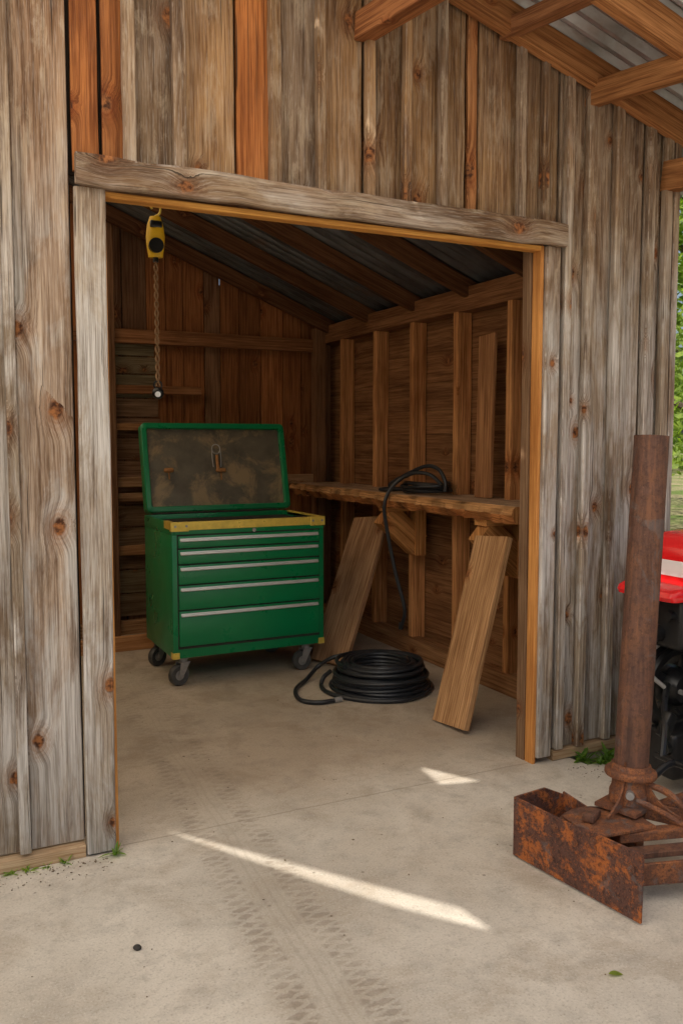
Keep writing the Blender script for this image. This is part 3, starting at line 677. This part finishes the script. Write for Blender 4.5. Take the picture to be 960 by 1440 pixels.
# ------------------------------------------------------------------ tractor
tr=root('tractor',(3.3,2.05,0),'compact red tractor with black wheels parked beside the barn','tractor')
def sub(name,c):
    e=bpy.data.objects.new(name,None); e.location=c; COL.objects.link(e); setp(e,tr); e['_w']=list(c); return e
def twheel(name,c,r,w,ri):
    e=sub(name,c)
    c=V(c); bm=bmesh.new()
    lathe(bm,c,(0,1,0),[(ri,-w*.42),(ri+.03,-w*.5),(r-.05,-w*.5),(r-.015,-w*.42),(r-.012,w*.42),(r-.05,w*.5),(ri+.03,w*.5),(ri,w*.42)],48)
    nl=22
    for i in range(nl):
        for sd in (-1,1):
            a=2*math.pi*(i+.25*sd)/nl; rot=Matrix.Rotation(a,3,'Y'); p=c+rot@V((0,sd*w*.22,r-.008)); box(bm,p,(.035,w*.5,.026),rot@Matrix.Rotation(sd*.5,3,'Z'),.003,1)
    mk('tyre',bm,'tyre',parent=e,smooth=True)
    bm=bmesh.new(); lathe(bm,c,(0,1,0),[(ri-.022,-w*.4),(ri+.004,-w*.44),(ri+.004,w*.44),(ri-.022,w*.4)],40)
    lathe(bm,c,(0,1,0),[(.01,-.05),(.07,-.05),(.08,-.02),(.08,.03),(.01,.04)],24)
    for i in range(5):
        a=2*math.pi*i/5+.3; rot=Matrix.Rotation(a,3,'Y'); box(bm,c+rot@V((0,-.01,(ri+.05)/2)),(.055,.02,ri-.06),rot,.005)
        cyl(bm,c+rot@V((.0,-.065,.045)),c+rot@V((0,-.04,.045)),.011,n=6)
    mk('rim',bm,'black',parent=e,smooth=True)
twheel('rear_wheel',(3.17,2.60,.33),.33,.18,.20); twheel('rear_wheel',(3.17,1.50,.33),.33,.18,.20)
twheel('front_wheel',(4.35,2.42,.25),.25,.14,.14); twheel('front_wheel',(4.35,1.60,.25),.25,.14,.14)
e=sub('drive_pulley',(2.80,2.56,.41)); c=V((2.80,2.56,.41))
bm=bmesh.new(); lathe(bm,c,(0,1,0),[(.138,-.03),(.168,-.035),(.178,-.02),(.168,0),(.178,.02),(.168,.035),(.138,.03)],48); mk('pulley_rim',bm,'black',parent=e,smooth=True)
bm=bmesh.new(); lathe(bm,c,(0,1,0),[(.01,-.07),(.06,-.065),(.08,-.03),(.085,.03),(.01,.04)],28)
for i in range(4):
    rot=Matrix.Rotation(math.pi*i/2+.5,3,'Y'); box(bm,c+rot@V((0,0,.105)),(.04,.03,.10),rot,.008)
mk('pulley_hub',bm,'black',parent=e,smooth=True)
for i in range(3):
    rot=Matrix.Rotation(2*math.pi*i/3+.4,3,'Y'); bm=bmesh.new(); cyl(bm,c+rot@V((0,-.082,.04)),c+rot@V((0,-.06,.04)),.011,n=6); mk('bolt',bm,'steel',parent=e)
def fender(y0,y1):
    sec=[(2.563,.806),(2.556,.822),(2.566,.840),(2.60,.852),(2.66,.858),(2.688,.868),(2.695,.90),(2.699,.95),(2.708,.985),(2.725,1.012),(2.755,1.035),(2.80,1.047),(2.9,1.052),(3.35,1.05),(3.45,1.02),(3.52,.95),(3.55,.82)]
    bm=bmesh.new(); rows=[]
    ys=[0,.02,.06,.15,.5,.85,.94,.98,1]; dr_=[.022,.010,.003,0,0,0,.003,.010,.022]
    cx=3.05
    for f_,q in zip(ys,dr_):
        y=y0+(y1-y0)*f_; row=[]
        for x,z in sec:
            dx=(q if x<cx else -q); row.append(bm.verts.new((x+dx,y,z-(q if z>.86 else 0))))
        rows.append(row)
    for a,b2 in zip(rows,rows[1:]):
        for i in range(len(sec)-1): bm.faces.new([a[i],a[i+1],b2[i+1],b2[i]])
    for row in (rows[0],rows[-1]): bm.faces.new(row)
    bm.faces.new([r_[0] for r_ in rows]+[r_[-1] for r_ in reversed(rows)])
    f=mk('fender',bm,'red',parent=tr,smooth=True)
    bm=bmesh.new(); box(bm,(2.6945,(y0+y1)/2,.915),(.006,y1-y0-.03,.062),Matrix.Rotation(.07,3,'Y'),.002); mk('fender_stripe',bm,'white',parent=f)
    bm=bmesh.new(); bx(bm,2.73,3.5,y0-.004,y0+.002,.885,.945,.001); mk('fender_stripe',bm,'white',parent=f)
fender(2.36,2.66); fender(1.36,1.66)
bm=bmesh.new(); bx(bm,2.82,4.4,1.92,2.18,.30,.55,.03); bx(bm,3.08,3.26,1.5,2.5,.28,.42,.03); cyl(bm,(4.35,1.6,.25),(4.35,2.4,.25),.03); bx(bm,2.86,3.7,1.7,2.38,.50,.56,.01)
mk('chassis',bm,'black',parent=tr)
bm=bmesh.new(); bx(bm,2.64,2.90,2.38,2.62,.60,.812,.025,3); box(bm,(2.69,2.60,.55),(.06,.03,.20),Matrix.Rotation(.1,3,'Y'),.006); cyl(bm,(2.66,2.50,.66),(2.60,2.50,.66),.035,n=18); cyl(bm,(2.66,2.43,.74),(2.61,2.43,.74),.018,n=12)
mk('gear_housing',bm,'black',parent=tr,smooth=True)
bm=bmesh.new(); bx(bm,2.66,2.95,2.42,2.58,.07,.26,.02,3); cyl(bm,(2.68,2.46,.20),(2.64,2.46,.20),.03,n=14)
mk('axle_housing',bm,'black',parent=tr,smooth=True)
bm=bmesh.new(); tube(bm,cat([(2.60,2.50,.66),(2.57,2.52,.60),(2.60,2.50,.50),(2.66,2.48,.44)],5),.009,8); mk('hydraulic_line',bm,'steel',parent=tr,smooth=True)
bm=bmesh.new(); t=bmesh.new(); bmesh.ops.create_cube(t,size=1); bmesh.ops.scale(t,vec=(1.0,.5,.38),verts=t.verts)
for v in t.verts:
    if v.co.z>0: v.co.y*=.82
    if v.co.x>0 and v.co.z>0: v.co.z-=.08
bmesh.ops.bevel(t,geom=t.edges[:],offset=.05,segments=4,affect='EDGES'); bmesh.ops.translate(t,vec=(4.15,2.05,.76),verts=t.verts); merge(bm,t); mk('hood',bm,'red',parent=tr,smooth=True)
bm=bmesh.new(); box(bm,(3.2,2.05,.78),(.4,.42,.1),None,.04,4); box(bm,(3.02,2.05,.98),(.09,.42,.36),Matrix.Rotation(-.15,3,'Y'),.04,4); box(bm,(3.2,2.05,.66),(.15,.15,.2)); mk('seat',bm,'black',parent=tr,smooth=True)
bm=bmesh.new(); sw=V((3.65,2.05,1.12))
cc=Matrix.Rotation(-.55,3,'Y'); tube(bm,[sw+cc@V((.17*math.cos(a),.17*math.sin(a),0)) for a in [i*math.pi/16 for i in range(33)]],.013,8); cyl(bm,sw,sw+V((.12,0,-.3)),.018)
for a in (0,2.1,4.2): cyl(bm,sw,sw+cc@V((.17*math.cos(a),.17*math.sin(a),0)),.008,n=8)
mk('steering_wheel',bm,'black',parent=tr,smooth=True)
bm=bmesh.new()
tube(bm,cat([(2.40,2.27,.20),(2.48,2.27,.23),(2.60,2.26,.22),(2.84,2.15,.36)],5),.014,8)
cyl(bm,(2.5,2.22,.23),(2.5,2.36,.23),.012,n=12)
mk('hitch_arm',bm,'black',parent=tr,smooth=True)
bm=bmesh.new(); tube(bm,cat([(2.50,2.33,.23),(2.54,2.36,.32),(2.62,2.44,.40),(2.70,2.50,.44)],5),.013,8); box(bm,(2.57,2.38,.33),(.05,.04,.10),Matrix.Rotation(.5,3,'Y'),.01); mk('hitch_arm',bm,'black',parent=tr,smooth=True)

# ------------------------------------------------------------------ small things
bm=bmesh.new(); t=bmesh.new(); bmesh.ops.create_icosphere(t,subdivisions=2,radius=.011)
for v in t.verts: v.co*=1+.25*noise.noise(v.co*90)
bmesh.ops.scale(t,vec=(1.1,1,.7),verts=t.verts); bmesh.ops.translate(t,vec=(.52,2.34,.007),verts=t.verts); merge(bm,t)
mk('pebble',bm,'stone',label='small dark pebble lying on the concrete',category='stone')
def leafshape(bm,c,l,w,ang,lift,curl=.3):
    rot=Matrix.Rotation(ang,3,'Z')@Matrix.Rotation(-lift,3,'Y'); ls=[];rs=[];ms=[]
    for i in range(6):
        f=i/5; ww=w*math.sin(math.pi*(f*.92+.04))**.8*.5; z=-curl*l*f*f*.4
        ms.append(bm.verts.new(V(c)+rot@V((f*l,0,z)))); ls.append(bm.verts.new(V(c)+rot@V((f*l,ww,z+ww*.3)))); rs.append(bm.verts.new(V(c)+rot@V((f*l,-ww,z+ww*.3))))
    for i in range(5): bm.faces.new([ms[i],ms[i+1],ls[i+1],ls[i]]); bm.faces.new([ms[i],rs[i],rs[i+1],ms[i+1]])
bm=bmesh.new(); leafshape(bm,(1.615,1.665,.006),.04,.02,-.3,-.02); mk('fallen_leaf',bm,'dryleaf',label='single green leaf fallen on the concrete',category='leaf')
def weed(name,x,y,n,sz,lab,z=.0):
    bm=bmesh.new()
    for i in range(n):
        leafshape(bm,(x+R.uniform(-1,1)*sz*.25,y+R.uniform(-1,1)*sz*.15,z),sz*R.uniform(.5,1.1),sz*R.uniform(.12,.3),R.uniform(0,6.28),R.uniform(.2,1.3),R.uniform(.2,1.6))
    mk(name,bm,'weed',label=lab,category='weed',group='weeds at the foot of the barn wall')
for x,s2 in ((.30,.04),(.36,.025),(.42,.03),(.25,.035),(.08,.05)): weed('weed_plant',x,2.945,12,s2,'low green weed growing at the wall foot')
weed('weed_plant',.58,2.935,14,.05,'leafy weed growing beside the door jamb')
for i in range(14):
    x=2.64+.045*i; weed('weed_plant',x+R.uniform(-.02,.02),2.89+R.uniform(-.05,.03),18,R.uniform(.045,.085),'low green weed growing at the wall foot',-.005)
bm=bmesh.new()
for i in range(420):
    if R.random()<.4: x,y=R.uniform(-.1,.56),2.94-abs(R.gauss(0,.06))
    elif R.random()<.5: x,y=R.uniform(2.5,3.4),2.88-abs(R.gauss(0,.09))
    else: x,y=R.uniform(-.2,2.4),R.uniform(1.5,5.5)
    t=bmesh.new(); bmesh.ops.create_icosphere(t,subdivisions=1,radius=R.uniform(.001,.0032)); bmesh.ops.scale(t,vec=(R.uniform(.6,2.2),R.uniform(.6,1.6),.6),verts=t.verts)
    bmesh.ops.rotate(t,matrix=Matrix.Rotation(R.uniform(0,6),3,'Z'),verts=t.verts); bmesh.ops.translate(t,vec=(x,y,.002),verts=t.verts); merge(bm,t)
mk('debris',bm,'grit',kind='stuff',label='scattered crumbs of bark and grit on the concrete',category='debris')
bm=bmesh.new()
for i in range(9000):
    x=3.25+abs(R.gauss(0,2.4)); y=R.uniform(2.0,10)
    if x<3.72 and y<2.95: continue
    h=R.uniform(.03,.10); a=R.uniform(0,6.28); w=.004; dx,dy=math.cos(a)*w,math.sin(a)*w; bx_,by_=R.uniform(-.04,.04),R.uniform(-.04,.04)
    bm.faces.new([bm.verts.new((x-dx,y-dy,-.06)),bm.verts.new((x+dx,y+dy,-.06)),bm.verts.new((x+bx_,y+by_,-.06+h))])
mk('grass',bm,'weed',kind='stuff',label='short green grass beside the barn',category='grass')
bm=bmesh.new()
G=[[bm.verts.new((2.60+1.2*i/24,2.72+.27*j/8,-.03+.025*noise.noise(V((i*.5,j*.5,0)))+.01*math.sin(i))) for j in range(9)] for i in range(25)]
for i in range(24):
    for j in range(8): bm.faces.new([G[i][j],G[i+1][j],G[i+1][j+1],G[i][j+1]])
mk('soil',bm,'grass',kind='structure')

# ------------------------------------------------------------------ trees
def tree(x,y,h,cr,nl,lab):
    e=root('tree',(x,y,-.06),lab,'tree','trees beyond the barn')
    bm=bmesh.new(); top_=V((x+R.uniform(-.3,.3),y,h*.8))
    trunk=cat([V((x,y,-.1)),V((x+.05,y,h*.3)),V((x-.1,y+.1,h*.55)),top_],4); tube(bm,trunk,.1,9,lambda f:h*.028*(1-f*.85))
    cl=[]
    for i in range(13):
        f=R.uniform(.25,.95); st=trunk[int(f*(len(trunk)-1))]; a=R.uniform(0,6.28); rr_=cr*R.uniform(.55,1)*(1.1-f*.5)
        en=st+V((math.cos(a)*rr_,math.sin(a)*rr_,R.uniform(.1,.35)*cr)); tube(bm,cat([st,(st+en)/2+V((0,0,.12*cr)),en],4),.05,6,lambda q:h*.010*(1-q*.8)); cl+= [en,(st+en)/2]
    cl.append(top_+V((0,0,.1*h)))
    mk('trunk',bm,'bark',parent=e,smooth=True)
    vs=[];fs=[]
    for i in range(nl):
        c=R.choice(cl); d=V((R.gauss(0,1),R.gauss(0,1),R.gauss(0,.8)))*cr*.22; p=c+d
        s_=R.uniform(.05,.11); u=V((R.gauss(0,1),R.gauss(0,1),R.gauss(0,1))).normalized(); w=u.orthogonal().normalized()
        k=len(vs); vs+=[p-u*s_,p-w*s_*.5,p+u*s_,p+w*s_*.5]; fs.append((k,k+1,k+2,k+3))
    me=bpy.data.meshes.new('crown'); me.from_pydata(vs,[],fs); me.materials.append(M['leaf']); ob=bpy.data.objects.new('crown',me); COL.objects.link(ob); setp(ob,e)
tl='leafy green broadleaf tree standing in the grass'
tree(9.6,8.2,6.5,2.2,9000,tl); tree(13.5,10.2,8,2.8,9000,tl); tree(8.0,12.5,7.5,2.5,6000,tl); tree(17,14,9,3.2,7000,tl); tree(14,5.5,7,2.5,6000,tl); tree(20,9,9,3,6000,tl)
vs=[];fs=[]
for i in range(24000):
    a=R.uniform(-.3,2.6); rr_=R.uniform(42,55); x=rr_*math.sin(a); y=rr_*math.cos(a); hh=(6+3*noise.noise(V((a*7,0,0)))+1.5*noise.noise(V((a*30,1,0)))); p=V((x,y,R.random()**.8*hh)); s_=R.uniform(.2,.5)
    u=V((R.gauss(0,1),R.gauss(0,1),R.gauss(0,1))).normalized(); w=u.orthogonal().normalized(); k=len(vs); vs+=[p-u*s_,p-w*s_*.6,p+u*s_,p+w*s_*.6]; fs.append((k,k+1,k+2,k+3))
me=bpy.data.meshes.new('woodland'); me.from_pydata(vs,[],fs); me.materials.append(M['leaf']); ob=bpy.data.objects.new('woodland',me); COL.objects.link(ob); ob['kind']='stuff'; ob['label']='far green woodland edge beyond the field'; ob['category']='woodland'

# ------------------------------------------------------------------ light, camera
w=bpy.data.worlds.new('World'); scene.world=w; w.use_nodes=True; nt=w.node_tree; bg=nt.nodes['Background']
S=-L; el=math.asin(S.z); az=math.atan2(S.x,S.y)
sky=nt.nodes.new('ShaderNodeTexSky'); sky.sky_type='NISHITA'; sky.sun_disc=False; sky.sun_elevation=el; sky.sun_rotation=az%(2*math.pi)
sky.dust_density=5; sky.air_density=1.0; sky.ozone_density=.6
nt.links.new(sky.outputs[0],bg.inputs[0]); bg.inputs[1].default_value=.15
ld=bpy.data.lights.new('sun','SUN'); ld.energy=5; ld.angle=math.radians(.5); ld.color=(1,.95,.87); lo=bpy.data.objects.new('sun',ld); COL.objects.link(lo)
lo.rotation_euler=L.to_track_quat('-Z','Y').to_euler(); lo.location=(-6,-3,9)
cam=bpy.data.cameras.new('camera'); co_=bpy.data.objects.new('camera',cam); COL.objects.link(co_); scene.camera=co_
cam.sensor_fit='VERTICAL'; cam.sensor_height=36; cam.lens=30.6; cam.clip_end=1000; cam.clip_start=.05
co_.location=(0,0,1.42); co_.rotation_euler=(math.radians(90-4.68),0,math.radians(-26.3))
scene.view_settings.view_transform='Standard'; scene.view_settings.look='None'; scene.view_settings.exposure=0; scene.view_settings.gamma=1
for o in bpy.data.objects:
    if '_w' in o: del o['_w']
